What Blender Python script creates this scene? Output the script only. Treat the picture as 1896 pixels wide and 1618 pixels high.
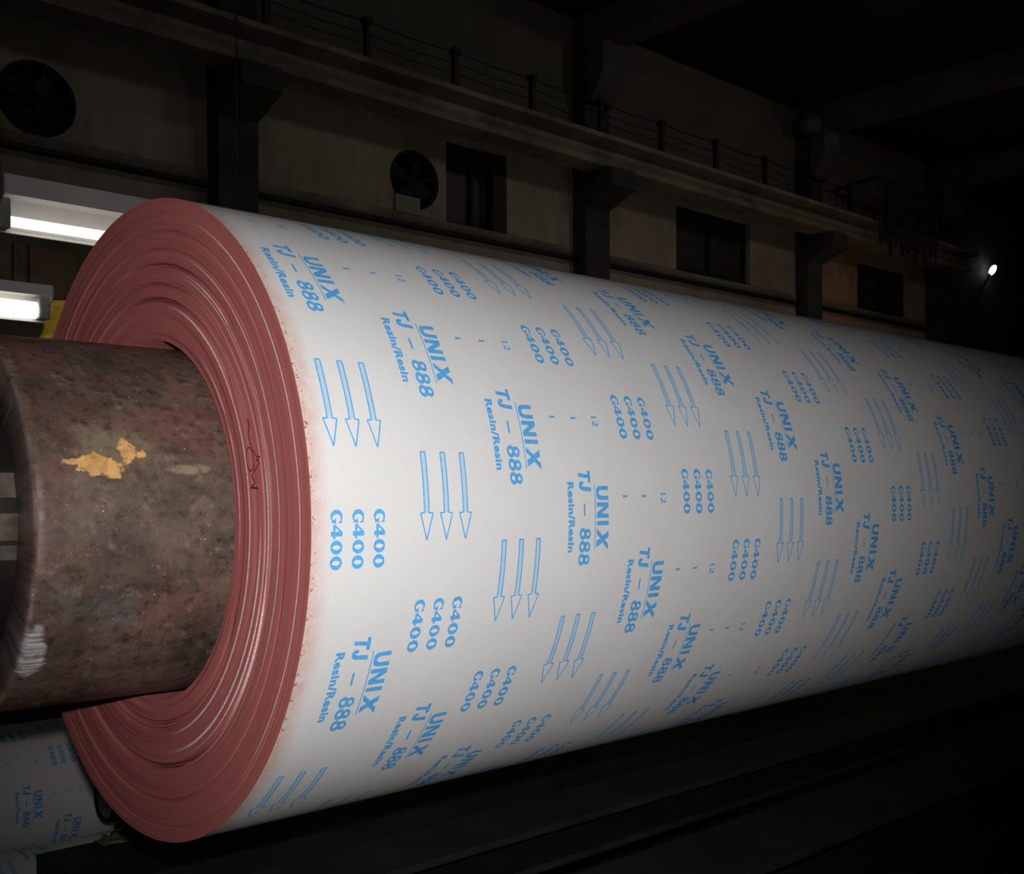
import bpy, bmesh, math, random
from math import sin, cos, pi, atan2, hypot
from mathutils import Matrix, Vector, noise
from mathutils.geometry import tessellate_polygon

random.seed(7)
S = bpy.context.scene
COL = S.collection
for o in list(bpy.data.objects):
    bpy.data.objects.remove(o)

H = 1.665                      # height of the big roll's axis above the floor
R0 = 0.5                       # radius of the big roll

# ------------------------------------------------------------------ camera
W2C = ((0.6889978049405153, -0.0077283332936708745, 0.7247222210279285),
       (-0.7247438647886201, 0.0, 0.689018381794894),
       (-0.0053249636999767105, -0.9999701359863212, -0.005601062139629595))
CAM = Vector((-0.760763545051912, -1.7893713647880989, 0.03957258345112458 + H))
cd = bpy.data.cameras.new('camera')
cam = bpy.data.objects.new('camera', cd); COL.objects.link(cam)
m = Matrix.Identity(4)
for i in range(3):
    m[i][0] = W2C[i][0]; m[i][1] = -W2C[i][1]; m[i][2] = -W2C[i][2]; m[i][3] = CAM[i]
cam.matrix_world = m
F, PX, PY = 2090.4947, 1171.8165, 922.9609
cd.sensor_fit = 'HORIZONTAL'; cd.sensor_width = 36.0
cd.lens = F / 1896 * 36
cd.shift_x = (948 - PX) / 1896
cd.shift_y = (PY - 809) / 1896
cd.clip_start = 0.02; cd.clip_end = 200
S.camera = cam

def ray(x, y):
    a = Vector(((x - PX) / F, (y - PY) / F, 1.0))
    return Vector([sum(W2C[i][j] * a[j] for j in range(3)) for i in range(3)]).normalized()

# ------------------------------------------------------------------ world, exposure, lights
S.view_settings.view_transform = 'Standard'
S.view_settings.look = 'None'
S.view_settings.gamma = 1.0
S.view_settings.use_curve_mapping = False
S.view_settings.exposure = 0.0
w = bpy.data.worlds.new('world'); S.world = w; w.use_nodes = True
w.node_tree.nodes['Background'].inputs[0].default_value = (1.0, 0.92, 0.8, 1)
w.node_tree.nodes['Background'].inputs[1].default_value = 0.004

def lamp(name, kind, loc, energy, color=(1, 1, 1), direction=None, **kw):
    l = bpy.data.lights.new(name, kind); l.energy = energy; l.color = color
    for k, v in kw.items():
        setattr(l, k, v)
    o = bpy.data.objects.new(name, l); COL.objects.link(o); o.location = loc
    if direction is not None:
        o.rotation_euler = Vector(direction).to_track_quat('-Z', 'Y').to_euler()
    return o
# the flash of the camera, just above its lens
FL = CAM + Vector((-0.02, -0.03, 0.075))
lamp('camera_flash', 'SPOT', FL, 141, (1.0, 0.99, 0.985), ray(930, 890), spot_size=math.radians(67),
     spot_blend=1.0, shadow_soft_size=0.012)
# unseen area lights added for the far wall, under the roof and low down
for x, e, c in ((3.5, 4.5, (1, .97, .90)), (8.5, 9, (1, .96, .87)), (13.0, 12, (1, .94, .84)), (17.6, 13, (1, .88, .74))):
    lamp('unseen_roof_light', 'AREA', (x, 5.0, 8.5), e, c, (0.0, 1, -.9), size=.5)
for x, e, c in ((3.5, 1.5, (1, .95, .85)), (8.5, 5, (1, .93, .8)), (13.0, 9, (1, .88, .72)), (17.6, 8, (1, .80, .6))):
    lamp('unseen_low_light', 'AREA', (x, 6.6, 2.0), e, c, (0.0, 1, .62), size=1.6)
lamp('unseen_low_light', 'AREA', (18.5, 10.0, 3.6), 2.2, (1, .6, .35), (0.0, 1, .75), size=.4)

# ------------------------------------------------------------------ helpers
def tag(o, label=None, cat=None, group=None, kind=None):
    if label: o['label'] = label
    if cat: o['category'] = cat
    if group: o['group'] = group
    if kind: o['kind'] = kind
    return o

def empty(name, loc, label, cat, group=None):
    o = bpy.data.objects.new(name, None); COL.objects.link(o); o.location = loc
    o.empty_display_size = 0.1
    return tag(o, label, cat, group)

def link(name, me, mats, parent=None, smooth=False):
    """mesh in world coordinates; under a parent it is shifted into its space"""
    if parent is not None:
        wl = parent.location.copy(); q = parent.parent
        while q is not None:
            wl += q.location; q = q.parent
        me.transform(Matrix.Translation(-wl))
    o = bpy.data.objects.new(name, me); COL.objects.link(o)
    if parent is not None: o.parent = parent
    for mt in (mats if isinstance(mats, (list, tuple)) else [mats]):
        me.materials.append(mt)
    if smooth:
        for p in me.polygons: p.use_smooth = True
    return o

def fin(bm, name, mats, parent=None, smooth=False):
    me = bpy.data.meshes.new(name); bm.to_mesh(me); bm.free()
    return link(name, me, mats, parent, smooth)

def box(bm, x0, x1, y0, y1, z0, z1, bev=0.0):
    r = bmesh.ops.create_cube(bm, size=1.0)
    bmesh.ops.scale(bm, vec=(x1 - x0, y1 - y0, z1 - z0), verts=r['verts'])
    bmesh.ops.translate(bm, vec=((x0 + x1) / 2, (y0 + y1) / 2, (z0 + z1) / 2), verts=r['verts'])
    if bev:
        es = list({e for v in r['verts'] for e in v.link_edges})
        bmesh.ops.bevel(bm, geom=es, offset=bev, segments=2, affect='EDGES', profile=.6)

def tube(bm, a, b, r, seg=16, r2=None):
    a = Vector(a); b = Vector(b); d = b - a
    q = bmesh.ops.create_cone(bm, cap_ends=True, segments=seg, radius1=r, radius2=r if r2 is None else r2, depth=d.length)
    bmesh.ops.transform(bm, matrix=Matrix.Translation((a + b) / 2) @ d.to_track_quat('Z', 'Y').to_matrix().to_4x4(), verts=q['verts'])

def prism(bm, pts, axis, a, b):
    """extrude a 2-D outline along an axis ('x': pts are (y, z); 'y': pts are (x, z))"""
    mk = (lambda p, t: (t, p[0], p[1])) if axis == 'x' else (lambda p, t: (p[0], t, p[1]))
    A = [bm.verts.new(mk(p, a)) for p in pts]; B = [bm.verts.new(mk(p, b)) for p in pts]
    n = len(pts)
    bm.faces.new(A); bm.faces.new(B[::-1])
    for i in range(n):
        bm.faces.new((A[i], B[i], B[(i + 1) % n], A[(i + 1) % n]))
    bmesh.ops.recalc_face_normals(bm, faces=bm.faces)

def lathe(bm, prof, cy, cz, seg=192, a0=0.0, a1=2 * pi, wob=None):
    """revolve (x, r) pairs about an X-parallel axis; angle 0 is up, pi/2 faces the camera side (-Y)"""
    full = abs(a1 - a0 - 2 * pi) < 1e-6
    n = seg if full else seg + 1
    rings = []
    for x, r in prof:
        ring = []
        for j in range(n):
            a = a0 + (a1 - a0) * j / seg
            xx, rr = (x, r) if wob is None else wob(x, r, a)
            ring.append(bm.verts.new((xx, cy - rr * sin(a), cz + rr * cos(a))))
        rings.append(ring)
    for i in range(len(rings) - 1):
        for j in range(seg):
            k = (j + 1) % n
            bm.faces.new((rings[i][j], rings[i][k], rings[i + 1][k], rings[i + 1][j]))
    return rings

# ------------------------------------------------------------------ materials
class NT:
    def __init__(s, name):
        s.m = bpy.data.materials.new(name); s.m.use_nodes = True
        s.t = s.m.node_tree; s.b = s.t.nodes['Principled BSDF']
        s.co = s.t.nodes.new('ShaderNodeTexCoord')
    def n(s, t, **kw):
        x = s.t.nodes.new(t)
        for k, v in kw.items(): setattr(x, k, v)
        return x
    def l(s, a, b): s.t.links.new(a, b)
    def val(s, sock, v):
        if hasattr(v, 'is_output'): s.l(v, sock)
        else: sock.default_value = v
    def mapping(s, scale=(1, 1, 1), loc=(0, 0, 0), rot=(0, 0, 0)):
        mp = s.n('ShaderNodeMapping'); s.l(s.co.outputs['Object'], mp.inputs[0])
        mp.inputs['Scale'].default_value = scale; mp.inputs['Location'].default_value = loc
        mp.inputs['Rotation'].default_value = rot
        return mp.outputs[0]
    def noise(s, scale, detail=4, rough=.55, vec=None, dist=0.0):
        x = s.n('ShaderNodeTexNoise'); x.inputs['Scale'].default_value = scale
        x.inputs['Detail'].default_value = detail; x.inputs['Roughness'].default_value = rough
        x.inputs['Distortion'].default_value = dist
        s.l(vec if vec is not None else s.co.outputs['Object'], x.inputs['Vector'])
        return x.outputs['Fac']
    def ramp(s, fac, stops, interp='LINEAR'):
        x = s.n('ShaderNodeValToRGB'); s.l(fac, x.inputs[0]); cr = x.color_ramp; cr.interpolation = interp
        while len(cr.elements) < len(stops): cr.elements.new(0.5)
        for e, (p, c) in zip(cr.elements, stops):
            e.position = p; e.color = (c, c, c, 1) if not hasattr(c, '__len__') else (*c, 1)
        return x.outputs[0]
    def mix(s, f, a, b, mode='MIX'):
        x = s.n('ShaderNodeMix', data_type='RGBA', blend_type=mode)
        s.val(x.inputs[0], f)
        for sock, v in ((x.inputs[6], a), (x.inputs[7], b)):
            if hasattr(v, 'is_output'): s.l(v, sock)
            else: sock.default_value = (*v, 1)
        return x.outputs[2]
    def math(s, op, a, b=0.0, c=None, clamp=False):
        x = s.n('ShaderNodeMath', operation=op, use_clamp=clamp)
        s.val(x.inputs[0], a); s.val(x.inputs[1], b)
        if c is not None: s.val(x.inputs[2], c)
        return x.outputs[0]
    def xyz(s, vec=None):
        x = s.n('ShaderNodeSeparateXYZ'); s.l(vec if vec is not None else s.co.outputs['Object'], x.inputs[0])
        return x.outputs
    def step(s, v, a, b):
        x = s.n('ShaderNodeMapRange', interpolation_type='SMOOTHSTEP'); s.val(x.inputs[0], v)
        x.inputs[1].default_value = a; x.inputs[2].default_value = b
        return x.outputs[0]
    def bump(s, h, strength=.3, dist=.002):
        x = s.n('ShaderNodeBump'); x.inputs['Strength'].default_value = strength
        x.inputs['Distance'].default_value = dist; s.l(h, x.inputs['Height']); s.l(x.outputs[0], s.b.inputs['Normal'])
    def out(s, col=None, rough=None, metal=None, spec=None):
        for k, v in (('Base Color', col), ('Roughness', rough), ('Metallic', metal), ('Specular IOR Level', spec)):
            if v is None: continue
            if hasattr(v, 'is_output'): s.l(v, s.b.inputs[k])
            elif k == 'Base Color': s.b.inputs[k].default_value = (*v, 1)
            else: s.b.inputs[k].default_value = v
        return s.m

def plain(name, c, rough=.7, metal=0.0, var=.25, scale=6, spec=.3):
    t = NT(name)
    f = t.noise(scale, 5)
    col = t.mix(t.ramp(f, [(.3, 0.0), (.7, 1.0)]), tuple(v * (1 - var) for v in c), tuple(min(1, v * (1 + var)) for v in c))
    t.bump(f, .15, .003)
    return t.out(col, rough, metal, spec)

def mat_wrap(name, x_dirty):
    """cream coated cloth backing, fine weave, dusted reddish along its first centimetres"""
    t = NT(name); X, Y, Z = t.xyz()
    base = t.mix(t.ramp(t.noise(5, 3), [(.3, 0.0), (.7, 1.0)]), (.665, .655, .645), (.705, .695, .685))
    speck = t.noise(420, 2)
    base = t.mix(t.math('MULTIPLY', t.ramp(speck, [(.35, 1.0), (.5, 0.0)]), .10), base, (.42, .38, .38))
    if x_dirty:
        d = t.math('ADD', X, t.math('MULTIPLY', t.math('SUBTRACT', t.noise(9, 5, .65), .5), .035))
        edge = t.math('SUBTRACT', 1.0, t.step(d, 0.0, .034))
        edge = t.math('MULTIPLY', edge, t.ramp(t.noise(60, 5, .7), [(.30, .45), (.62, 1.0)]))
        base = t.mix(t.math('MULTIPLY', edge, .75), base, (.62, .36, .29))
        e2 = t.math('SUBTRACT', 1.0, t.step(X, .004, .010))
        base = t.mix(t.math('MULTIPLY', e2, t.ramp(t.noise(150, 3, .6), [(.60, 0.0), (.66, .9)])), base, (.26, .07, .06))
        e3 = t.math('SUBTRACT', 1.0, t.step(d, .004, .022))
        base = t.mix(t.math('MULTIPLY', e3, t.ramp(t.noise(380, 2, .5), [(.56, 0.0), (.66, .45)])), base, (.45, .20, .16))
    h = t.noise(900, 2, .5, t.mapping((1, .35, .35)))
    t.bump(h, .10, .0006)
    return t.out(base, .62, 0, .25)

def mat_ink():
    t = NT('printed_blue_ink')
    f = t.ramp(t.noise(350, 3), [(.35, 0.0), (.65, 1.0)])
    return t.out(t.mix(f, (.070, .335, .71), (.14, .44, .80)), .6, 0, .2)

def mat_edge():
    """the cut edges of hundreds of turns of red-brown abrasive cloth, some turns showing pale backing"""
    t = NT('wound_red_edge'); X, Y, Z = t.xyz()
    r = t.math('SQRT', t.math('ADD', t.math('MULTIPLY', Y, Y), t.math('MULTIPLY', Z, Z)))
    r = t.math('DIVIDE', r, R0)
    wob = t.math('MULTIPLY', t.math('SUBTRACT', t.noise(3.2, 2), .5), .010)
    rr = t.math('ADD', r, wob)
    cv = t.n('ShaderNodeCombineXYZ'); t.l(t.math('MULTIPLY', rr, 55), cv.inputs[0])
    t.l(t.math('MULTIPLY', Y, 2.0), cv.inputs[1]); t.l(t.math('MULTIPLY', Z, 2.0), cv.inputs[2])
    rings = t.noise(1.0, 6, .72, cv.outputs[0])
    col = t.mix(t.ramp(rings, [(.30, 0.0), (.70, 1.0)]), (.325, .092, .088), (.405, .122, .115))
    cv2 = t.n('ShaderNodeCombineXYZ'); t.l(t.math('MULTIPLY', rr, 420), cv2.inputs[0])
    t.l(t.math('MULTIPLY', Y, 5.0), cv2.inputs[1]); t.l(t.math('MULTIPLY', Z, 5.0), cv2.inputs[2])
    fine = t.noise(1.0, 2, .6, cv2.outputs[0])
    col = t.mix(t.math('MULTIPLY', t.ramp(fine, [(.62, 0.0), (.80, 1.0)]), .08), col, (.55, .27, .25))
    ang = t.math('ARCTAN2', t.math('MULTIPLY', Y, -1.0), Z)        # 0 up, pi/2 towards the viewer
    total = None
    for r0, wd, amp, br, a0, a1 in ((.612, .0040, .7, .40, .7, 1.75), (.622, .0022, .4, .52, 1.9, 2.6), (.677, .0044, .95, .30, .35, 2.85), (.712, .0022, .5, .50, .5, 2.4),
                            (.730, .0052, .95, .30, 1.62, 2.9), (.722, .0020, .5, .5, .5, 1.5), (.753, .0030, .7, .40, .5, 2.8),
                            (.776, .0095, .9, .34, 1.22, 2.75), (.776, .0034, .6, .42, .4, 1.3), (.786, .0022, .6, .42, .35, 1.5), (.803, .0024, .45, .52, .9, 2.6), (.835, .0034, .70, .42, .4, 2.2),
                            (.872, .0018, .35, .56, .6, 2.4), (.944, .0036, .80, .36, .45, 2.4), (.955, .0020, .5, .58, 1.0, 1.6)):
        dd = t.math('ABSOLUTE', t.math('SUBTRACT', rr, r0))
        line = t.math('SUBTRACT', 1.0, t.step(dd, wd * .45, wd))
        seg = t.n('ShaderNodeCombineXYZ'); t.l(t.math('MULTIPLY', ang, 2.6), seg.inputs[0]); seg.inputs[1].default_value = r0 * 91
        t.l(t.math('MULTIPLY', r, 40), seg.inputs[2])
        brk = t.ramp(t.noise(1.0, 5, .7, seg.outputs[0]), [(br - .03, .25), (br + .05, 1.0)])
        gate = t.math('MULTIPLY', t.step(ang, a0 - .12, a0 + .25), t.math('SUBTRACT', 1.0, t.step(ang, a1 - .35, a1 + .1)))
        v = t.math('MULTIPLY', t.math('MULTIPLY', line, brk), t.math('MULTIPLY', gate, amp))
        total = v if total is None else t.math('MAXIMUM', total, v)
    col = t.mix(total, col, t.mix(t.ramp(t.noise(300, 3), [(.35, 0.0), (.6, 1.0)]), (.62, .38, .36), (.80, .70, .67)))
    sp = t.ramp(t.noise(160, 2), [(.70, 0.0), (.76, 1.0)])
    col = t.mix(t.math('MULTIPLY', sp, .5), col, (.32, .14, .12))
    t.bump(t.noise(500, 2), .25, .0008)
    return t.out(col, .92, 0, .06)

def mat_core():
    """old brown steel pipe: rust, grease, worn patches, one peeled ochre patch"""
    t = NT('worn_brown_steel'); X, Y, Z = t.xyz()
    a = t.math('ARCTAN2', t.math('MULTIPLY', Y, -1.0), Z)         # 0 up, pi/2 towards the viewer
    uv = t.n('ShaderNodeCombineXYZ'); t.l(X, uv.inputs[0]); t.l(t.math('MULTIPLY', a, .27), uv.inputs[1])
    u = uv.outputs[0]
    big = t.noise(9, 6, .62, u, .4)
    col = t.mix(t.ramp(big, [(.28, 0.0), (.50, .45), (.72, 1.0)]), (.042, .031, .024), (.175, .122, .090))
    red = t.ramp(t.noise(7, 4, .6, t.mapping((1, 1, 1), (3.1, 1.2, 0))), [(.47, 0.0), (.66, 1.0)])
    col = t.mix(t.math('MULTIPLY', red, .5), col, (.200, .070, .062))
    blue = t.ramp(t.noise(11, 3, .5, t.mapping((1, 1, 1), (7.7, 4.2, 2))), [(.60, 0.0), (.72, 1.0)])
    col = t.mix(t.math('MULTIPLY', blue, .3), col, (.140, .165, .175))
    tan = t.ramp(t.noise(34, 6, .72, u), [(.56, 0.0), (.74, 1.0)])
    col = t.mix(t.math('MULTIPLY', tan, .5), col, (.36, .27, .20))
    dark = t.ramp(t.noise(26, 5, .7, t.mapping((1, 2, 2), (1, 5, 2))), [(.54, 0.0), (.74, 1.0)])
    col = t.mix(t.math('MULTIPLY', dark, .6), col, (.022, .015, .013))
    scr = t.n('ShaderNodeMapping'); t.l(u, scr.inputs[0]); scr.inputs['Scale'].default_value = (6, 160, 1); scr.inputs['Rotation'].default_value = (0, 0, .12)
    s1 = t.ramp(t.noise(1.0, 3, .6, scr.outputs[0]), [(.66, 0.0), (.74, 1.0)])
    col = t.mix(t.math('MULTIPLY', s1, .35), col, (.30, .24, .20))
    def blob(x0, a0, sx, sa, sc, th=.55, amp=.5):
        dx = t.math('DIVIDE', t.math('SUBTRACT', X, x0), sx); da = t.math('DIVIDE', t.math('SUBTRACT', a, a0), sa)
        dd = t.math('SQRT', t.math('ADD', t.math('MULTIPLY', dx, dx), t.math('MULTIPLY', da, da)))
        return t.math('ADD', dd, t.math('MULTIPLY', t.math('SUBTRACT', t.noise(sc, 6, .62, u), .5), amp * 4))
    # olive halo then ochre flake
    h = blob(-.150, 1.185, .075, .14, 30)
    col = t.mix(t.math('MULTIPLY', t.math('SUBTRACT', 1.0, t.step(h, .5, .95)), .55), col, (.22, .18, .10))
    o1 = blob(-.166, 1.275, .040, .085, 34, amp=.75)
    o2 = blob(-.132, 1.205, .024, .085, 44, amp=.8)
    o3 = blob(-.193, 1.255, .022, .030, 44, amp=.7)
    och = t.math('MINIMUM', t.math('MINIMUM', o1, o2), o3)
    col = t.mix(t.math('SUBTRACT', 1.0, t.step(och, .62, .74)), col, t.mix(t.ramp(t.noise(60, 4), [(.35, 0.0), (.6, 1.0)]), (.50, .29, .09), (.72, .40, .15)))
    g = blob(-.046, 1.29, .034, .035, 45, amp=.4)
    col = t.mix(t.math('MULTIPLY', t.math('SUBTRACT', 1.0, t.step(g, .5, 1.0)), .6), col, (.34, .29, .19))
    # bright bruised metal near the lower lip
    br = blob(-.237, 2.24, .023, .20, 30, amp=.30)
    brush = t.n('ShaderNodeMapping'); t.l(u, brush.inputs[0]); brush.inputs['Scale'].default_value = (12, 260, 1)
    brc = t.mix(t.ramp(t.noise(1.0, 3, .6, brush.outputs[0]), [(.35, 0.0), (.65, 1.0)]), (.16, .14, .13), (.62, .58, .56))
    bm_ = t.math('SUBTRACT', 1.0, t.step(br, .60, .95))
    col = t.mix(bm_, col, brc)
    # worn outer lip, with its flash highlight painted into the colour
    lip = t.math('SUBTRACT', 1.0, t.step(t.math('ADD', X, t.math('MULTIPLY', t.math('SUBTRACT', t.noise(18, 3, .5, u), .5), .022)), -.2535, -.247))
    col = t.mix(t.math('MULTIPLY', lip, .45), col, (.34, .27, .27))
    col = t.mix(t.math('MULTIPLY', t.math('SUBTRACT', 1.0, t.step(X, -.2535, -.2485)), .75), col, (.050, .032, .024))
    spk = t.math('MULTIPLY', t.ramp(t.noise(420, 2, .5, u), [(.68, 0.0), (.72, 1.0)]), t.ramp(t.noise(16, 3, .6, u), [(.52, 0.0), (.62, 1.0)]))  # metal glints painted in as tiny near-white specks
    col = t.mix(spk, col, (.92, .88, .84))
    met = t.ramp(t.noise(70, 3, .6, u), [(.50, .05), (.74, .7)])
    rough = t.ramp(t.noise(40, 4, .6, u), [(.3, .34), (.7, .62)])
    t.bump(t.math('ADD', t.noise(55, 7, .75, u), t.math('MULTIPLY', big, .6)), .35, .003)
    return t.out(col, rough, met, .45)

def mat_wall():
    t = NT('stained_cream_plaster')
    X, Y, Z = t.xyz()
    a = t.noise(.7, 6, .65); b = t.noise(3.5, 5, .7, t.mapping((1, 1, .25)))
    col = t.mix(t.ramp(a, [(.3, 0.0), (.7, 1.0)]), (.20, .165, .125), (.36, .31, .25))
    col = t.mix(t.math('MULTIPLY', t.ramp(b, [(.5, 0.0), (.75, 1.0)]), .4), col, (.10, .09, .08))
    col = t.mix(t.math('MULTIPLY', t.step(t.math('ADD', Z, t.math('MULTIPLY', a, .4)), H + 5.2, H + 5.7), .7), col, (.050, .046, .042))   # dim light above the runway, painted as a darker wall colour
    # warm lamp light on one bay, painted into the wall as ochre-brown
    bay = t.math('MULTIPLY', t.step(X, 18.2, 18.3), t.math('MULTIPLY', t.math('SUBTRACT', 1.0, t.step(X, 19.5, 19.6)), t.math('SUBTRACT', 1.0, t.step(Z, H + 5.0, H + 5.2))))
    col = t.mix(t.math('MULTIPLY', bay, .6), col, (.36, .20, .12))
    t.bump(b, .2, .01)
    return t.out(col, .9, 0, .1)

M_WRAP = mat_wrap('cream_backing_cloth', True)
M_INK = mat_ink()
M_PALE = plain('pale_blue_ink', (.47, .60, .70), .6, var=.06, scale=200, spec=.2)
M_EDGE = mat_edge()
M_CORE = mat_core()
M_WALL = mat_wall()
M_CONC = plain('dark_grey_concrete', (.046, .046, .044), .9, var=.35, scale=2)
M_BEAM = plain('dusty_beam_paint', (.17, .145, .115), .85, var=.4, scale=1.5)
M_BEAM2 = plain('grey_roof_steel', (.065, .065, .065), .8, var=.3, scale=2)
M_DARK = plain('black_iron', (.018, .017, .016), .6, .3)
M_SHUT = plain('dark_window_glass', (.028, .030, .032), .45)
M_FRAME = plain('window_frame_steel', (.016, .016, .016), .6)
M_ROOF = plain('sooty_roof_sheet', (.012, .012, .012), .9, var=.3, scale=1)
M_GIRD = plain('grey_girder_paint', (.022, .022, .022), .7, var=.3)
M_FLOOR = plain('dirty_floor', (.035, .032, .03), .85, var=.4, scale=3)
M_MACH = plain('dark_machine_paint', (.024, .026, .028), .6, .1, var=.3)
M_WHITE = plain('white_enamel', (.40, .36, .355), .45, var=.08)
M_GREYP = plain('grey_socket', (.22, .20, .20), .5)
M_STEEL = plain('greasy_steel', (.27, .24, .19), .28, .5, var=.55, scale=28, spec=.5)
M_JAW = plain('greasy_jaw_iron', (.11, .085, .07), .45, .4, var=.6, scale=30)
M_HUB = plain('oily_black_hub', (.020, .016, .014), .5, .4, var=.4, scale=20)
M_TRED = plain('red_thread', (.12, .02, .02), .8)
M_FILM = plain('crumpled_pale_film', (.16, .16, .10), .35, var=.5, scale=18)
M_BROWN = plain('brown_sleeve', (.060, .036, .020), .7, var=.4, scale=14)

def emis(name, c, s):
    t = NT(name); t.b.inputs['Emission Color'].default_value = (*c, 1); t.b.inputs['Emission Strength'].default_value = s
    return t.out((.8, .8, .8), .4)
M_TUBE = emis('lit_fluorescent_tube', (.95, 1.0, .88), 2.6)
M_LAMP = emis('distant_lit_bulb', (1.0, .97, .93), 5.0)
def mat_yellow():
    t = NT('amber_plastic_sheet')
    f = t.ramp(t.noise(14, 5, .6, t.mapping((1, 1, 2.2))), [(.3, 0.0), (.7, 1.0)])
    t.bump(f, .6, .01)
    t.b.inputs['Transmission Weight'].default_value = .35
    return t.out(t.mix(f, (.75, .40, .02), (1.0, .66, .08)), .4)
M_YEL = mat_yellow()

# ------------------------------------------------------------------ the print on the cloth
# local frame of a printed motif: t runs along the reading direction, h towards the letters' tops (metres)
def poly(loops, extra=()):
    vs = [Vector((p[0], p[1], 0)) for lp in loops for p in lp]
    tri = tessellate_polygon([[Vector((p[0], p[1], 0)) for p in lp] for lp in loops])
    return [(v.x, v.y) for v in vs], [tuple(t) for t in tri]

def ell(cx, cy, rx, ry, n=26, a0=0.0, a1=2 * pi, slant=0.0):
    e = abs(a1 - a0 - 2 * pi) < 1e-6
    k = n if e else n + 1
    return [(cx + rx * cos(a0 + (a1 - a0) * i / n) + slant * ry * sin(a0 + (a1 - a0) * i / n), cy + ry * sin(a0 + (a1 - a0) * i / n)) for i in range(k)]

def place(shape, t0, h0, wd, ht, slant=0.0):
    v, f = shape
    return [(t0 + (x + slant * y) * wd, h0 + y * ht) for x, y in v], f

# block letters in a unit box
G_U = poly([[(0, 1), (0, .38), (.05, .16), (.2, .02), (.5, -.02), (.8, .02), (.95, .16), (1, .38), (1, 1), (.70, 1), (.70, .38), (.64, .25), (.5, .21), (.36, .25), (.30, .38), (.30, 1)]])
G_N = poly([[(0, 0), (0, 1), (.32, 1), (.72, .42), (.72, 1), (1, 1), (1, 0), (.68, 0), (.28, .58), (.28, 0)]])
G_I = poly([[(0, 0), (0, 1), (1, 1), (1, 0)]])
G_X = poly([[(0, 0), (.34, .5), (.04, 1), (.38, 1), (.54, .70), (.74, 1), (1.06, 1), (.70, .52), (1.02, 0), (.66, 0), (.50, .32), (.30, 0)]])
G_T = poly([[(0, 1), (1, 1), (1, .78), (.66, .78), (.66, 0), (.34, 0), (.34, .78), (0, .78)]])
G_J = poly([[(.55, 1), (1, 1), (1, .30), (.92, .10), (.72, -.01), (.40, -.01), (.12, .06), (0, .24), (0, .38), (.36, .38), (.38, .24), (.48, .20), (.55, .28)]])
G_8 = poly([ell(.5, .74, .43, .28, 14, -.62, pi + .62) + ell(.5, .28, .50, .30, 16, pi - .62, 2 * pi + .62),
            ell(.5, .75, .16, .11, 14), ell(.5, .27, .19, .13, 14)])
G_D = poly([[(0, 0), (0, 1), (1, 1), (1, 0)]])
# high-contrast serif figures
G_0 = poly([ell(.5, .5, .53, .53, 30), ell(.5, .5, .18, .34, 24)])
G_4 = poly([[(.46, 0), (.46, .20), (-.04, .20), (-.04, .38), (.50, 1.02), (.80, 1.02), (.80, .40), (1, .40), (1, .20), (.80, .20), (.80, 0)],
            [(.16, .40), (.46, .40), (.46, .74)]])
_o = ell(.52, .5, .52, .53, 26, math.radians(48), math.radians(318)); _i = ell(.62, .5, .28, .36, 26, math.radians(318), math.radians(52))
G_G = [poly([_o + _i]), poly([[(.62, .46), (1.08, .46), (1.08, .40), (.98, .36), (.98, .04), (.80, .10), (.74, .16), (.74, .36), (.62, .40)]]),
       poly([[(.80, .93), (.97, 1.0), (.99, .64), (.93, .64), (.84, .80)]])]
G_1 = poly([[(.30, 0), (.30, .12), (.40, .14), (.40, .80), (.30, .80), (.30, .88), (.62, 1.0), (.62, .14), (.74, .12), (.74, 0)]])
G_2 = poly([[(.0, 0), (.0, .14), (.45, .46), (.62, .68), (.52, .88), (.34, .90), (.20, .76), (.04, .76), (.08, .92), (.30, 1.02), (.66, 1.0), (.90, .82), (.88, .60), (.70, .40), (.36, .20), (.80, .20), (.86, .28), (.96, .28), (.92, 0)]])

def font_shape(txt, length, height, bold=.045):
    c = bpy.data.curves.new('txt', 'FONT'); c.body = txt; c.offset = bold; c.resolution_u = 3; c.space_character = 1.08
    o = bpy.data.objects.new('txt', c); COL.objects.link(o)
    dg = bpy.context.evaluated_depsgraph_get(); dg.update()
    me = o.evaluated_get(dg).to_mesh()
    v = [(p.co.x, p.co.y) for p in me.vertices]; f = [tuple(q.vertices) for q in me.polygons]
    o.evaluated_get(dg).to_mesh_clear(); bpy.data.objects.remove(o); bpy.data.curves.remove(c)
    x0 = min(p[0] for p in v); x1 = max(p[0] for p in v); y0 = min(p[1] for p in v); y1 = max(p[1] for p in v)
    return [((p[0] - x0) / (x1 - x0) * length, (p[1] - y0) / (y1 - y0) * height) for p in v], f

def motif(parts, cut=.012):
    """merge shapes and cut them into strips across the reading direction so they bend round the roll"""
    bm = bmesh.new()
    for v, f in parts:
        vv = [bm.verts.new((x, y, 0)) for x, y in v]
        for q in f:
            try: bm.faces.new([vv[i] for i in q])
            except ValueError: pass
    xs = [v.co.x for v in bm.verts]
    x = math.ceil(min(xs) / cut) * cut
    while x < max(xs):
        bmesh.ops.bisect_plane(bm, geom=bm.verts[:] + bm.edges[:] + bm.faces[:], plane_co=(x, 0, 0), plane_no=(1, 0, 0), dist=1e-7)
        x += cut
    bm.verts.index_update()
    res = ([(v.co.x, v.co.y) for v in bm.verts], [tuple(v.index for v in f.verts) for f in bm.faces])
    bm.free()
    return res

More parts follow.
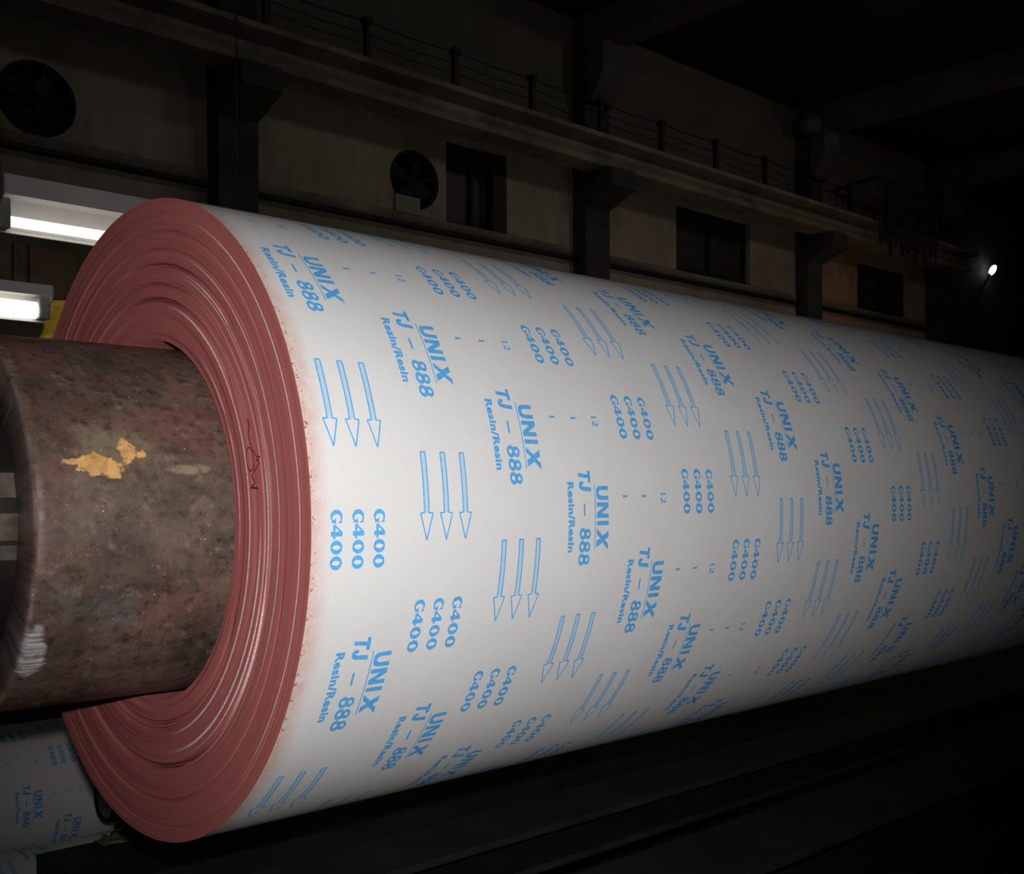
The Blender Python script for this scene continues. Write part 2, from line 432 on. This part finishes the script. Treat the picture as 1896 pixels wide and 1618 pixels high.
K = R0
def unix_block():
    P = []
    h0, ht = -.022 * K, .054 * K
    P += [place(G_U, -.102 * K, h0, .046 * K, ht), place(G_N, -.049 * K, h0, .050 * K, ht),
          place(G_I, .011 * K, h0, .014 * K, ht), place(G_X, .034 * K, h0, .062 * K, ht, .10)]
    P += [place(G_D, -.108 * K, -.0305 * K, .211 * K, .0035 * K)]
    P += [place(G_T, -.156 * K, -.096 * K, .038 * K, .052 * K, .15), place(G_J, -.118 * K, -.096 * K, .030 * K, .052 * K, .15),
          place(G_D, -.046 * K, -.080 * K, .040 * K, .007 * K)]
    for i in range(3):
        P += [place(G_8, (.030 + .0410 * i) * K, -.097 * K, .039 * K, .048 * K, .06)]
    v, f = font_shape('Resin/Resin', .222 * K, .0285 * K)
    P += [([(x - .114 * K, y - .147 * K) for x, y in v], f)]
    return motif(P)
def ones_block():
    P = [place(G_1, -.083 * K, .100 * K, .030 * K, .023 * K), place(G_1, -.083 * K, .192 * K, .030 * K, .023 * K),
         place(G_1, -.088 * K, .286 * K, .026 * K, .025 * K), place(G_2, -.063 * K, .286 * K, .022 * K, .025 * K)]
    return motif(P)
def grade_block():
    P = []
    for i in range(3):
        h = (-.001 + i * .0655) * K; ht = .034 * K
        P += [place(g, 0, h, .036 * K, ht) for g in G_G]
        P += [place(G_4, .0405 * K, h, .037 * K, ht), place(G_0, .0815 * K, h, .035 * K, ht), place(G_0, .1225 * K, h, .035 * K, ht)]
    return motif(P)
def arrow_block():
    P = []; lw = .0042 * K; L = .248 * K; hd = .172 * K; sh = .0078 * K; hh = .021 * K
    def line(a, b, w=lw):
        dx, dy = b[0] - a[0], b[1] - a[1]; l = hypot(dx, dy); nx, ny = -dy / l * w / 2, dx / l * w / 2
        return poly([[(a[0] + nx, a[1] + ny), (a[0] - nx, a[1] - ny), (b[0] - nx, b[1] - ny), (b[0] + nx, b[1] + ny)]])
    for i in range(3):
        h = i * .0675 * K
        for s in (-1, 1):
            P += [line((0, h + s * sh), (hd, h + s * sh)), line((hd, h + s * sh), (hd, h + s * hh)), line((hd, h + s * hh), (L, h))]
        P += [line((0, h - sh), (0, h + sh))]
    return motif(P)
def arrow_fill():
    return motif([place(G_D, .002 * K, (i * .0675 - .0078) * K, .170 * K, .0156 * K) for i in range(3)])
MOT = {'fill': arrow_fill(), 'unix': unix_block(), 'ones': ones_block(), 'grade': grade_block(), 'arrow': arrow_block()}
# stripes across the web: motif, s offset and angle (units of R0) at row 0; each next row is one step on
AS, AP = 0.279788 * K, 0.2571096
S0, P0 = 0.2050234 * K, 0.8010803
STR = []
for ds, dp, ones in ((-1.350, -.050, 0), (0, 0, 1), (1.3735, -.0935, 0), (2.7376, -.0508, 1), (4.110, -.144, 0)):
    STR.append(('unix', ds, dp))
    if ones: STR.append(('ones', ds, dp))
STR += [('grade', .404, -.163), ('grade', 1.790, -.104), ('grade', 3.135, -.214), ('grade', -.9875, -.040), ('grade', 4.51, -.26)]
STR += [('arrow', .975, -.053), ('arrow', 2.066, -.256), ('arrow', -.406, .059), ('arrow', -1.531, .266), ('arrow', 3.66, -.10)]

STR += [('fill', a_, b_) for n_, a_, b_ in STR if n_ == 'arrow']
def imprint(bm, x_start, x_end, cy, cz, r, dx=0.0, phase=0.0, lift=.0004, arc=None):
    """adds the printed motifs as faces (material 1) lying on the cloth of a roll of radius r"""
    for name, ds, dp in STR:
        v, f = MOT[name]
        h0 = min(p[1] for p in v); h1 = max(p[1] for p in v)
        lf = lift - (.00015 if name == 'fill' else 0)
        for k in range(-16, 30):
            s = S0 + ds * K + k * AS
            tc = (P0 + dp + k * AP) * K                     # arc length in metres on the web
            s += dx
            if s + h0 < .010 or s + h1 > x_end - x_start - .01: continue
            ang = tc / r + phase
            if ang < -1.2 or ang > 3.7: continue
            vv = []
            for t_, h_ in v:
                a = ang + t_ / r
                vv.append(bm.verts.new((x_start + s + h_, cy - (r + lf) * sin(a), cz + (r + lf) * cos(a))))
            for q in f:
                fc = bm.faces.new([vv[i] for i in q]); fc.material_index = 2 if name == 'fill' else 1

# ------------------------------------------------------------------ the big roll
L = 3.5
roll = empty('abrasive_cloth_roll', (0, 0, H), 'huge cream roll of blue-printed abrasive cloth with red wound edge on a brown steel core', 'roll')
bm = bmesh.new()
lathe(bm, [(0.0, R0), (.002, R0), (.6, R0), (1.2, R0), (1.8, R0), (L, R0)], 0, H, 320)
lathe(bm, [(L, R0), (L, .285)], 0, H, 320)
for f in bm.faces: f.smooth = True
imprint(bm, 0, L, 0, H, R0)
wrap = fin(bm, 'printed_outer_wrap', [M_WRAP, M_INK, M_PALE], roll)
tag(wrap, 'cream cloth printed with blue words, grades and arrows')

GRO = ((.773, .006, .018, 2.95, .75), (.872, .0035, .008, 2.95, .8), (.637, .005, .010, 2.9, .6), (.655, .004, .008, 2.8, .5),
       (.800, .005, .014, .28, .35), (.742, .004, .009, .05, .5), (.90, .003, .006, -.1, .8), (.690, .006, .016, .15, .55), (.845, .003, .006, .1, .7), (.955, .003, .004, 3.0, .7),
       (.752, .003, .004, 1.5, 1.2), (.79, .003, .004, 1.5, 1.2))
def edge_wob(x, r, a):
    q = r / R0
    # gentle steps where whole bundles of turns slid
    d = 0.0
    for e, st in ((.875, .0015), (.785, .002), (.70, -.002), (.645, .003), (.59, .005)):
        d += st * .7 * (1 / (1 + math.exp((q - e - .004 * sin(3 * a + e * 40)) / .0025)))
    for g, wd, dep, ac, aw in GRO:
        da = (a - ac + pi) % (2 * pi) - pi
        if abs(da) < aw * 1.6:
            d += dep * math.exp(-((q - g - .003 * sin(2 * a + g * 30)) / wd) ** 2 * 1.6) * max(0, cos(da / aw * pi / 3.2)) ** 1.2
    d += .0010 * (.35 + .65 * (sin(a) < .2)) * (noise.noise(Vector((q * 42, cos(a) * .9, sin(a) * .9))) + .5 * noise.noise(Vector((q * 130, cos(a) * 1.5, sin(a) * 1.5))))
    if q > .996: d = min(d, .0) * 0
    return x + d, r
bm = bmesh.new()
NR = 200
prof = [(0.0, R0 - .0001)] + [(0.0, R0 - .0009 - (R0 - .285) * i / NR) for i in range(NR + 1)]
prof += [(.08, .284), (.4, .2835)]
lathe(bm, prof, 0, H, 384, wob=edge_wob)
bmesh.ops.recalc_face_normals(bm, faces=bm.faces)
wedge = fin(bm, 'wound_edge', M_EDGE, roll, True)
tag(wedge, 'red-brown spiral edge of many turns')

# loose threads hanging from the edge
def thread(pts, r=.0006):
    bm = bmesh.new()
    for a, b in zip(pts, pts[1:]): tube(bm, a, b, r, 6)
    return bm
tp = []
for i in range(34):
    u = i / 33
    a = 1.18 + .28 * u + .012 * sin(u * 17)
    rr = (.752 + .010 * sin(u * 13) + .012 * (u > .5) * sin(u * 40)) * R0
    tp.append((-.006 - .004 * sin(u * 9), -rr * sin(a), H + rr * cos(a)))
fin(thread(tp), 'frayed_thread', M_TRED, wedge)
tp = []
for i in range(22):
    u = i / 21 * 2 * pi * 1.2
    a = 1.33 + .045 * sin(u); rr = (.735 + .020 * cos(u)) * R0
    tp.append((-.008, -rr * sin(a), H + rr * cos(a)))
fin(thread(tp, .0004), 'frayed_thread', M_TRED, wedge)

# steel core pipe
RC, RI = .2706, .206
bm = bmesh.new()
def core_wob(x, r, a):
    w_ = .0009 * noise.noise(Vector((x * 20, a * 2, r * 9)))
    return x + (.003 * noise.noise(Vector((a * 1.6, 3, 1))) if x < -.2 else 0), r + w_
cp = [(L + .25, RI), (L + .25, RC)] + [(x, RC) for x in (L, 1.2, .4)] + [(.2 - .02 * i, RC) for i in range(22)]
cp += [(-.238, RC), (-.246, RC - .0008), (-.2505, RC - .0035), (-.2525, RC - .008), (-.2530, RC - .02), (-.2530, RI + .004), (-.2505, RI), (-.20, RI), (.3, RI)]
lathe(bm, cp, 0, H, 256, wob=core_wob)
bmesh.ops.recalc_face_normals(bm, faces=bm.faces)
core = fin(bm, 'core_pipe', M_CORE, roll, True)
tag(core, 'worn brown steel pipe with an ochre paint patch')

# ------------------------------------------------------------------ shaft and chuck inside the core
shaft = empty('winding_shaft', (-.30, 0, H), 'dark ribbed steel shaft chuck inside the open core pipe end', 'shaft')
bm = bmesh.new(); lathe(bm, [(.25, .02), (.25, .192), (-.24, .192), (-.90, .188), (-.905, .18), (-.905, .02)], 0, H, 96)
fin(bm, 'chuck_body', M_HUB, shaft, True)
bm = bmesh.new(); tube(bm, (-1.2, 0, H), (L + .45, 0, H), .055, 40)
fin(bm, 'shaft_bar', M_STEEL, shaft, True)
for a0, a1, rr in ((1.215, 1.385, .199), (1.49, 1.665, .2005), (1.70, 1.80, .196), (2.9, 3.08, .199), (4.0, 4.18, .199), (5.1, 5.28, .199), (6.1, 6.28, .199)):
    bm = bmesh.new()
    n = 8
    out = [(rr, a0 + (a1 - a0) * i / n) for i in range(n + 1)] + [(.188, a1 - (a1 - a0) * i / n) for i in range(n + 1)]
    prism(bm, [(-r * sin(a), H + r * cos(a)) for r, a in out], 'x', -.86, -.215)
    fin(bm, 'chuck_jaw', M_JAW, shaft)
# unwind stands that carry the shaft
def stand(x, label):
    t = empty('shaft_stand', (x, 0, 0), label, 'stand')
    for y in (-.28, .28):
        bm = bmesh.new()
        d = Vector((x, y * .2, H - .10)) - Vector((x, y * 1.6, .02))
        tube(bm, (x, y * 1.6, .02), (x, y * .2, H - .10), .045, 10)
        fin(bm, 'leg', M_MACH, t)
    bm = bmesh.new(); prism(bm, [(-.12, H - .15), (-.12, H + .02), (-.06, H + .02), (-.056, H - .03), (-.03, H - .056), (.03, H - .056), (.056, H - .03), (.06, H + .02), (.12, H + .02), (.12, H - .15)], 'x', x - .06, x + .06); fin(bm, 'bearing_block', M_MACH, t)
    bm = bmesh.new(); box(bm, x - .10, x + .10, -.55, .55, 0, .05, .005); fin(bm, 'base_plate', M_MACH, t)
stand(L + .33, 'dark iron stand carrying the far end of the big roll shaft')

# machine beams under the roll
def beam(y0, y1, z0, z1, x0, x1, label):
    bm = bmesh.new()
    t_ = .018
    box(bm, x0, x1, y0, y1, z1 - t_, z1, .003); box(bm, x0, x1, y0, y1, z0, z0 + t_, .003)
    box(bm, x0, x1, y1 - t_, y1, z0 + t_, z1 - t_)
    o = fin(bm, 'channel_beam', M_MACH); tag(o, label, 'beam')
beam(-.36, -.10, H - .92, H - .745, .12, 4.2, 'dark steel channel beam low under the big roll, nearest the viewer')
beam(.30, .52, H - .90, H - .79, .35, 4.2, 'dark steel channel beam under the big roll, behind the nearest beam')
for i, x in enumerate((.30, 4.05)):
    bm = bmesh.new()
    box(bm, x - .05, x + .05, -.30, -.20, 0, H - .92, .004)
    box(bm, x - .05, x + .05, .36, .46, 0, H - .90, .004)
    box(bm, x - .05, x + .05, -.22, .38, .25, .33, .004)
    o = fin(bm, 'trestle', M_MACH)
    tag(o, ('dark trestle legs holding up the near ends of the channel beams', 'dark trestle legs holding up the far ends of the channel beams')[i], 'trestle')

# ------------------------------------------------------------------ smaller rolls on the floor behind
M_WRAP2 = mat_wrap('plain_backing_cloth', False)
def small_roll(x0, x1, y, z, r, dx, ph, label):
    t = empty('abrasive_cloth_roll', (x0, y, z - r), label, 'roll', 'printed rolls lying on the floor behind')
    bm = bmesh.new()
    lathe(bm, [(x0, r), ((x0 + x1) / 2, r), (x1, r)], y, z, 128)
    for f in bm.faces: f.smooth = True
    imprint(bm, x0, x1, y, z, r, dx, ph)
    fin(bm, 'printed_outer_wrap', [M_WRAP2, M_INK, M_PALE], t)
    for x in (x0, x1):
        s_ = 1 if x == x1 else -1
        bm = bmesh.new(); lathe(bm, [(x - s_ * .002, r), (x, r - .002), (x, r * .6), (x - s_ * .003, r * .34)], y, z, 96)
        fin(bm, 'wound_edge', M_BROWN, t)
        bm = bmesh.new(); lathe(bm, [(x - s_ * .05, .088), (x + s_ * .04, .088), (x + s_ * .04, .078), (x - s_ * .1, .078)], y, z, 64)
        fin(bm, 'core_pipe', M_STEEL, t, True)
small_roll(-.55, .985, 2.80, H - 1.07, .250, 1.1435 - .0, 1.574 - 1.602, 'smaller printed cream roll lying behind the lower left of the big roll')
small_roll(-.60, 1.22, 2.435, .235, .235, .22, .10, 'printed cream roll lowest at the bottom left corner, under the other small roll')
small_roll(-.60, 1.05, 3.165, .235, .235, .22, .10, 'printed cream roll on the floor hidden behind the two other small rolls')

# short steel pipe seen end-on beside the small roll
yc, zc = 2.06, H - .965
t = empty('steel_pipe', (.74, yc, zc - .083), 'short steel pipe with shiny capped end beside the small printed roll', 'pipe')
bm = bmesh.new(); lathe(bm, [(.735, .070), (.733, .080), (.740, .083), (1.5, .083), (1.5, .066)], yc, zc, 64)
fin(bm, 'pipe_body', M_HUB, t, True)
bm = bmesh.new(); lathe(bm, [(.742, .002), (.740, .026), (.744, .030), (.742, .050), (.737, .060), (.744, .076)], yc, zc, 64)
fin(bm, 'end_cap', M_STEEL, t, True)
ZB = H - 1.115; ZP = zc - .083
t = empty('pipe_cradle', (1.3, yc, ZB), 'low dark cradle under the short steel pipe', 'cradle')
for x in (.98, 1.36):
    bm = bmesh.new(); prism(bm, [(2.0, ZB + .012), (2.0, ZP - .004), (2.04, ZP), (2.08, ZP), (2.095, ZP - .004), (2.095, ZB + .012)], 'x', x, x + .06); fin(bm, 'upright', M_MACH, t)
bm = bmesh.new(); box(bm, .95, 1.45, 1.99, 2.10, ZB, ZB + .012); fin(bm, 'base_plate', M_MACH, t)
bm = bmesh.new()
box(bm, .54, 3.6, 1.64, 2.11, .10, ZB, .008)
o = fin(bm, 'machine_bed', M_MACH); tag(o, 'long dark machine bed at the bottom left, in front of the small rolls', 'machine')
for x in (.8, 3.2):
    bm = bmesh.new(); box(bm, x - .06, x + .06, 1.70, 2.05, 0, .10); fin(bm, 'foot', M_MACH).parent = o
bm = bmesh.new()
NX, NY = 36, 14
g = [[bm.verts.new((.72 + .20 * i / NX, 2.02 + .085 * j / NY + .01 * sin(i * .4), ZB + .003 + .045 * (.3 + abs(noise.noise(Vector((i * .22, j * .35, 2)))) * 1.6) * sin(pi * i / NX) * sin(pi * j / NY))) for j in range(NY + 1)] for i in range(NX + 1)]
for i in range(NX):
    for j in range(NY): bm.faces.new((g[i][j], g[i + 1][j], g[i + 1][j + 1], g[i][j + 1]))
o = fin(bm, 'plastic_film', M_FILM, None, True); tag(o, 'crumpled scrap of pale film lying on the dark machine bed', 'film')
md = o.modifiers.new('thick', 'SOLIDIFY'); md.thickness = .001

# ------------------------------------------------------------------ fluorescent fixtures at the left
def fixture(x0, x1, y, zc, up, r, label, wires):
    zt = zc + up
    t = empty('fluorescent_light', (x0, y + .09, zt), label, 'light fixture', 'fluorescent fixtures behind the big roll')
    bm = bmesh.new()
    # folded sheet housing: fascia, top, back, lower lip (outline in Y-Z)
    fz = zt - up * .46
    prism(bm, [(y, zt), (y, fz), (y + .004, fz), (y + .006, fz + .011), (y + .098, fz + .007), (y + .104, zc - .011), (y + .060, zc - .028),
               (y + .058, zc - .033), (y + .109, zc - .016), (y + .110, zt)], 'x', x0, x1)
    fin(bm, 'housing', M_WHITE, t)
    bm = bmesh.new(); tube(bm, (x0 + .03, y + .050, zc), (x1 - .03, y + .050, zc), r, 20)
    fin(bm, 'tube', M_TUBE, t, True)
    for x in (x0 - .006, x1 - .026):
        bm = bmesh.new(); box(bm, x, x + .032, y + .030, y + .085, zc - .024, fz - .003, .006)
        fin(bm, 'socket', M_GREYP, t)
    for x in (x0 - .004, x1 + .001):
        bm = bmesh.new(); prism(bm, [(y, zt), (y, fz), (y + .09, zc - .026), (y + .110, zc - .016), (y + .110, zt)], 'x', x, x + .003)
        fin(bm, 'end_plate', M_GREYP, t)
    for x in wires:
        bm = bmesh.new(); tube(bm, (x, y + .085, zt - .002), (x, y + .085, H + 7.2), .0025, 6)
        fin(bm, 'hanger_wire', M_DARK, t)
fixture(.337, 1.60, 1.70, H + .829, .124, .0150, 'lit fluorescent tube in white housing, upper of the two at the left edge', (.35, 1.08))
fixture(-.82, .462, 1.70, H + .580, .070, .0250, 'brightly lit fluorescent tube lower at the left edge, just above the core pipe', (-.7, -.1))
# amber sheet hanging in front of the end of the lower light, on a post
bm = bmesh.new()
NX, NZ = 16, 24
g = []
for i in range(NX + 1):
    row = []
    for j in range(NZ + 1):
        u, v_ = i / NX, j / NZ
        x = (.475 + .12 * u) + (-.075 * max(0, v_ - .55))* (1 - u)
        row.append(bm.verts.new((x, 1.80 + .012 * sin(u * 9 + v_ * 3) + .01 * noise.noise(Vector((u * 5, v_ * 6, 1))), H + .625 - .155 * v_ + .012 * sin(u * 6) * v_)))
    g.append(row)
for i in range(NX):
    for j in range(NZ): bm.faces.new((g[i][j], g[i + 1][j], g[i + 1][j + 1], g[i][j + 1]))
o = fin(bm, 'plastic_sheet', M_YEL, None, True); tag(o, 'crumpled amber plastic sheet glowing beside the end of the lower light', 'sheet')
md = o.modifiers.new('thick', 'SOLIDIFY'); md.thickness = .0015
t = empty('hanging_sleeve', (.52, 1.80, H + .80), 'dull brown hanging sleeve between the two lights and the red roll edge', 'sleeve')
bm = bmesh.new(); box(bm, .445, .585, 1.83, 1.86, H + .56, H + .792, .008); fin(bm, 'sleeve_body', M_BROWN, t)
bm = bmesh.new(); box(bm, .40, .44, 1.83, 1.86, H + .66, H + .792, .01); fin(bm, 'side_flap', M_BROWN, t)

# ------------------------------------------------------------------ hall: floor, walls, roof
def struct(name, bm, mat):
    o = fin(bm, name, mat); o['kind'] = 'structure'; return o
bm = bmesh.new(); box(bm, -8, 31, -9, 11.3, -.2, 0); struct('floor', bm, M_FLOOR)
ZR = H + 7.42
bm = bmesh.new(); box(bm, -8, 31, -9, 11.3, ZR, ZR + .2); struct('ceiling', bm, M_ROOF)
YW = 11.0
WIN = ((8.93, 10.03, H + 3.84, H + 5.00), (13.80, 15.86, H + 3.84, H + 4.98), (19.50, 21.53, H + 3.84, H + 4.82))
FAN = ((3.58, H + 4.23), (8.40, H + 4.32))
# back wall with real openings: windows and round fan holes
bm = bmesh.new()
XW0, XW1 = -8, 22.3
outer = [(XW0, 0), (XW1, 0), (XW1, ZR), (XW0, ZR)]
loops = [outer] + [[(a, c), (a, d), (b, d), (b, c)] for a, b, c, d in WIN]
loops += [[(fx + .40 * cos(-2 * pi * i / 48), fz + .40 * sin(-2 * pi * i / 48)) for i in range(48)] for fx, fz in FAN]
vs, tri = poly(loops)
fr = [bm.verts.new((x, YW, z)) for x, z in vs]; bk = [bm.verts.new((x, YW + .3, z)) for x, z in vs]
for q in tri:
    bm.faces.new([fr[i] for i in q]); bm.faces.new([bk[i] for i in q[::-1]])
i0 = 0
for lp in loops:
    n = len(lp)
    for i in range(n):
        a, b = i0 + i, i0 + (i + 1) % n
        bm.faces.new((fr[a], fr[b], bk[b], bk[a]))
    i0 += n
bmesh.ops.recalc_face_normals(bm, faces=bm.faces)
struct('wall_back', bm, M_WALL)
bm = bmesh.new(); box(bm, 22.3, 31, 11.0, 11.3, 0, ZR); struct('wall_back', bm, M_CONC)
bm = bmesh.new(); box(bm, 30.8, 31, -9, 11.0, 0, ZR); struct('wall_right', bm, M_CONC)
bm = bmesh.new(); box(bm, -8.2, -8, -9, 11.3, 0, ZR); struct('wall_left', bm, M_CONC)
# windows
for n, (a, b, c, d) in enumerate(WIN):
    bm = bmesh.new()
    t_ = .05
    for bx in ((a, b, c, c + t_), (a, b, d - t_, d), (a, a + t_, c, d), (b - t_, b, c, d), ((a + b) / 2 - .03, (a + b) / 2 + .03, c, d)):
        box(bm, bx[0], bx[1], YW + .10, YW + .16, bx[2], bx[3])
    o = struct('window_%d' % (n + 1), bm, M_FRAME)
    bm = bmesh.new(); box(bm, a, b, YW + .17, YW + .19, c, d); fin(bm, 'window_pane', M_SHUT, o)
    if n == 0:
        bm = bmesh.new(); box(bm, b - .28, b - .02, YW - .02, YW + .10, c, d - .1); fin(bm, 'sliding_shutter', M_FRAME, o)
# round exhaust fans set in their holes
for i, (fx, fz) in enumerate(FAN):
    t = empty('exhaust_fan', (fx, YW, fz), ('round dark exhaust fan in the wall at the upper left corner', 'smaller looking round exhaust fan in the wall beside the first window')[i], 'exhaust fan', 'wall exhaust fans')
    bm = bmesh.new()
    pr = [(YW - .01, .395), (YW - .01, .375), (YW + .24, .365), (YW + .24, .395), (YW - .01, .395)]
    n = 48
    rg = [[bm.verts.new((fx + r * cos(2 * pi * j / n), y, fz + r * sin(2 * pi * j / n))) for j in range(n)] for y, r in pr]
    for q in range(len(rg) - 1):
        for j in range(n): bm.faces.new((rg[q][j], rg[q][(j + 1) % n], rg[q + 1][(j + 1) % n], rg[q + 1][j]))
    fin(bm, 'fan_ring', M_DARK, t, True)
    bm = bmesh.new(); tube(bm, (fx, YW + .04, fz), (fx, YW + .16, fz), .085, 24); fin(bm, 'motor', M_DARK, t, True)
    for k in range(4):
        a = pi / 2 * k + .5
        bm = bmesh.new(); box(bm, .07, .34, -.008, .008, -.09, .09, .004)
        bmesh.ops.transform(bm, matrix=Matrix.Translation((fx, YW + .10, fz)) @ Matrix.Rotation(a, 4, 'Y') @ Matrix.Rotation(.5, 4, 'X'), verts=bm.verts[:])
        fin(bm, 'blade', M_GIRD, t)
    bm = bmesh.new()
    for a in (.2, .2 + pi / 2):
        tube(bm, (fx - .38 * cos(a), YW + .02, fz - .38 * sin(a)), (fx + .38 * cos(a), YW + .02, fz + .38 * sin(a)), .012, 8)
    fin(bm, 'motor_strut', M_DARK, t)
    bm = bmesh.new(); box(bm, fx - .42, fx + .42, YW + .26, YW + .29, fz - .42, fz + .42); fin(bm, 'back_shutter', M_FRAME, t)
# light sheet covering the foot of the second fan
bm = bmesh.new(); box(bm, 8.06, 8.46, YW - .04, YW - .012, H + 3.84, H + 4.07)
o = fin(bm, 'cover_board', M_WALL); tag(o, 'small pale board covering the lower part of the second exhaust fan', 'board')
# trim: cornice line below the windows
bm = bmesh.new(); box(bm, XW0, 22.2, YW - .12, YW, H + 3.64, H + 3.695)
struct('trim_1', bm, M_DARK)
bm = bmesh.new(); box(bm, XW0, 22.2, YW - .02, YW, H + 3.695, H + 3.84)  # thin strip, darker than the wall, above the cornice line
struct('darker_strip', bm, M_BEAM)

# columns with corbels, crane runway
for i, (x0, x1) in enumerate(((5.45, 5.95), (11.37, 11.90), (17.30, 17.80))):
    bm = bmesh.new()
    y0 = 10.72
    prism(bm, [(YW, 0), (YW, H + 6.88), (y0, H + 6.88), (y0, H + 4.95), (10.14, H + 4.95), (10.14, H + 4.68), (y0, H + 4.46), (y0, 0)], 'x', x0, x1)
    o = fin(bm, 'wall_column', M_CONC)
    tag(o, ('dark concrete column at the left, beside the bare wall bay', 'dark corbelled concrete column between the first and second windows', 'dark corbelled concrete column left of the warm-lit wall bay')[i], 'column', 'crane columns along the back wall')
bm = bmesh.new()
box(bm, -7.9, 23.0, 10.20, 10.66, H + 4.95, H + 5.04); box(bm, -7.9, 23.0, 10.03, 10.66, H + 5.29, H + 5.36)
box(bm, -7.9, 23.0, 10.28, 10.54, H + 5.04, H + 5.29)
o = fin(bm, 'runway_beam', M_BEAM); tag(o, 'long dusty crane runway beam resting on the corbelled columns', 'beam')
bm = bmesh.new(); box(bm, -7.9, 23.0, 10.36, 10.44, H + 5.36, H + 5.46, .01); fin(bm, 'crane_rail', M_DARK, o)
# guard railing on the runway
t = empty('guard_railing', (7.03, 10.09, H + 5.36), 'thin dark railing of posts and wires along the top of the runway beam', 'railing')
xs = []
x = 7.055 - 1.343 * 7
while x < 21.5:
    xs.append(x); x += 1.343
for x in xs:
    bm = bmesh.new(); box(bm, x - .035, x + .035, 10.05, 10.13, H + 5.36, H + 5.84, .004); box(bm, x - .055, x + .055, 10.03, 10.15, H + 5.79, H + 5.86, .004)
    fin(bm, 'post', M_DARK, t)
for z, r in ((5.82, .012), (5.67, .009), (5.54, .008)):
    bm = bmesh.new()
    for a, b in zip(xs, xs[1:]):
        mid = ((a + b) / 2, 10.09, H + z - .025)
        tube(bm, (a, 10.09, H + z), mid, r, 6); tube(bm, mid, (b, 10.09, H + z), r, 6)
    fin(bm, 'wire', M_DARK, t)
# upper haunches of the roof frame and cross girders of the roof
for i, x0 in enumerate((5.35, 11.27, 17.2, 22.4)):
    bm = bmesh.new()
    prism(bm, [(YW - .01, ZR - .02), (YW - .01, H + 6.90), (10.66, H + 6.90), (10.66, H + 6.05), (10.60, H + 6.05), (10.32, H + 6.45), (10.32, H + 6.92), (-8.8, H + 6.97), (-8.8, ZR - .02)], 'x', x0 + .1, x0 + .6)
    o = fin(bm, 'roof_girder', M_BEAM2)
    tag(o, ('dark roof girder crossing above the top left corner', 'dark haunched roof girder above the middle column', 'dark haunched roof girder above the right-hand column', 'farthest dark roof girder at the right')[i], 'girder', 'roof girders')
# dead round lamp high on the right-hand column
t = empty('bulkhead_lamp', (17.2, 10.4, H + 7.0), 'pale unlit round lamp where the roof meets the right-hand column', 'lamp')
bm = bmesh.new(); q = bmesh.ops.create_uvsphere(bm, u_segments=20, v_segments=12, radius=.22); bmesh.ops.translate(bm, vec=(17.1, 10.5, H + 7.02), verts=q['verts'])
fin(bm, 'globe', M_BEAM2, t, True)
bm = bmesh.new(); tube(bm, (17.1, 10.5, H + 7.22), (17.1, 10.5, ZR), .03, 10); fin(bm, 'stem', M_DARK, t)
# festoon of cables
t = empty('festoon_cable', (18.6, 10.0, H + 4.6), 'bundle of hanging looped cables at the right, in front of the third window', 'cable')
bm = bmesh.new(); tube(bm, (18.6, 10.98, H + 6.10), (18.6, 9.86, H + 6.20), .04, 8); tube(bm, (18.5, 9.9, H + 6.18), (21.2, 9.9, H + 6.05), .03, 8); tube(bm, (21.1, 10.98, H + 6.0), (21.1, 9.9, H + 6.05), .04, 8)
fin(bm, 'cable_bracket', M_DARK, t)
for k in range(12):
    x = 18.55 + k * .19; zt = H + 6.17 - (x - 18.5) * .048
    bm = bmesh.new(); pts = []
    dp = 1.15 + .45 * random.random()
    for j in range(13):
        u = j / 12
        pts.append((x + .15 * u, 9.9 + .03 * sin(k), zt - dp * (1 - abs(2 * u - 1) ** 4)))
    for a, b in zip(pts, pts[1:]): tube(bm, a, b, .018, 6)
    fin(bm, 'cable_loop', (M_GIRD, M_DARK, M_DARK)[k % 3], t)
# far lamp on a bracket
def at_x(px, py, X):
    d = ray(px, py); k = (X - CAM.x) / d.x
    return CAM + d * k
lp = at_x(1838, 500, 25.2)
t = empty('wall_lamp', lp, 'tiny bright lamp far away in the dark at the right edge', 'lamp')
bm = bmesh.new(); q = bmesh.ops.create_uvsphere(bm, u_segments=16, v_segments=10, radius=.10)
bmesh.ops.scale(bm, vec=(.75, .75, 1.35), verts=q['verts'])
bmesh.ops.rotate(bm, cent=(0, 0, 0), matrix=Matrix.Rotation(.6, 3, 'X'), verts=q['verts'])
bmesh.ops.translate(bm, vec=lp, verts=q['verts']); fin(bm, 'bulb', M_LAMP, t, True)
bm = bmesh.new(); tube(bm, lp + Vector((-.05, 0.05, -.10)), (24.6, 10.99, lp.z - .9), .03, 8); fin(bm, 'bracket_arm', M_GIRD, t)
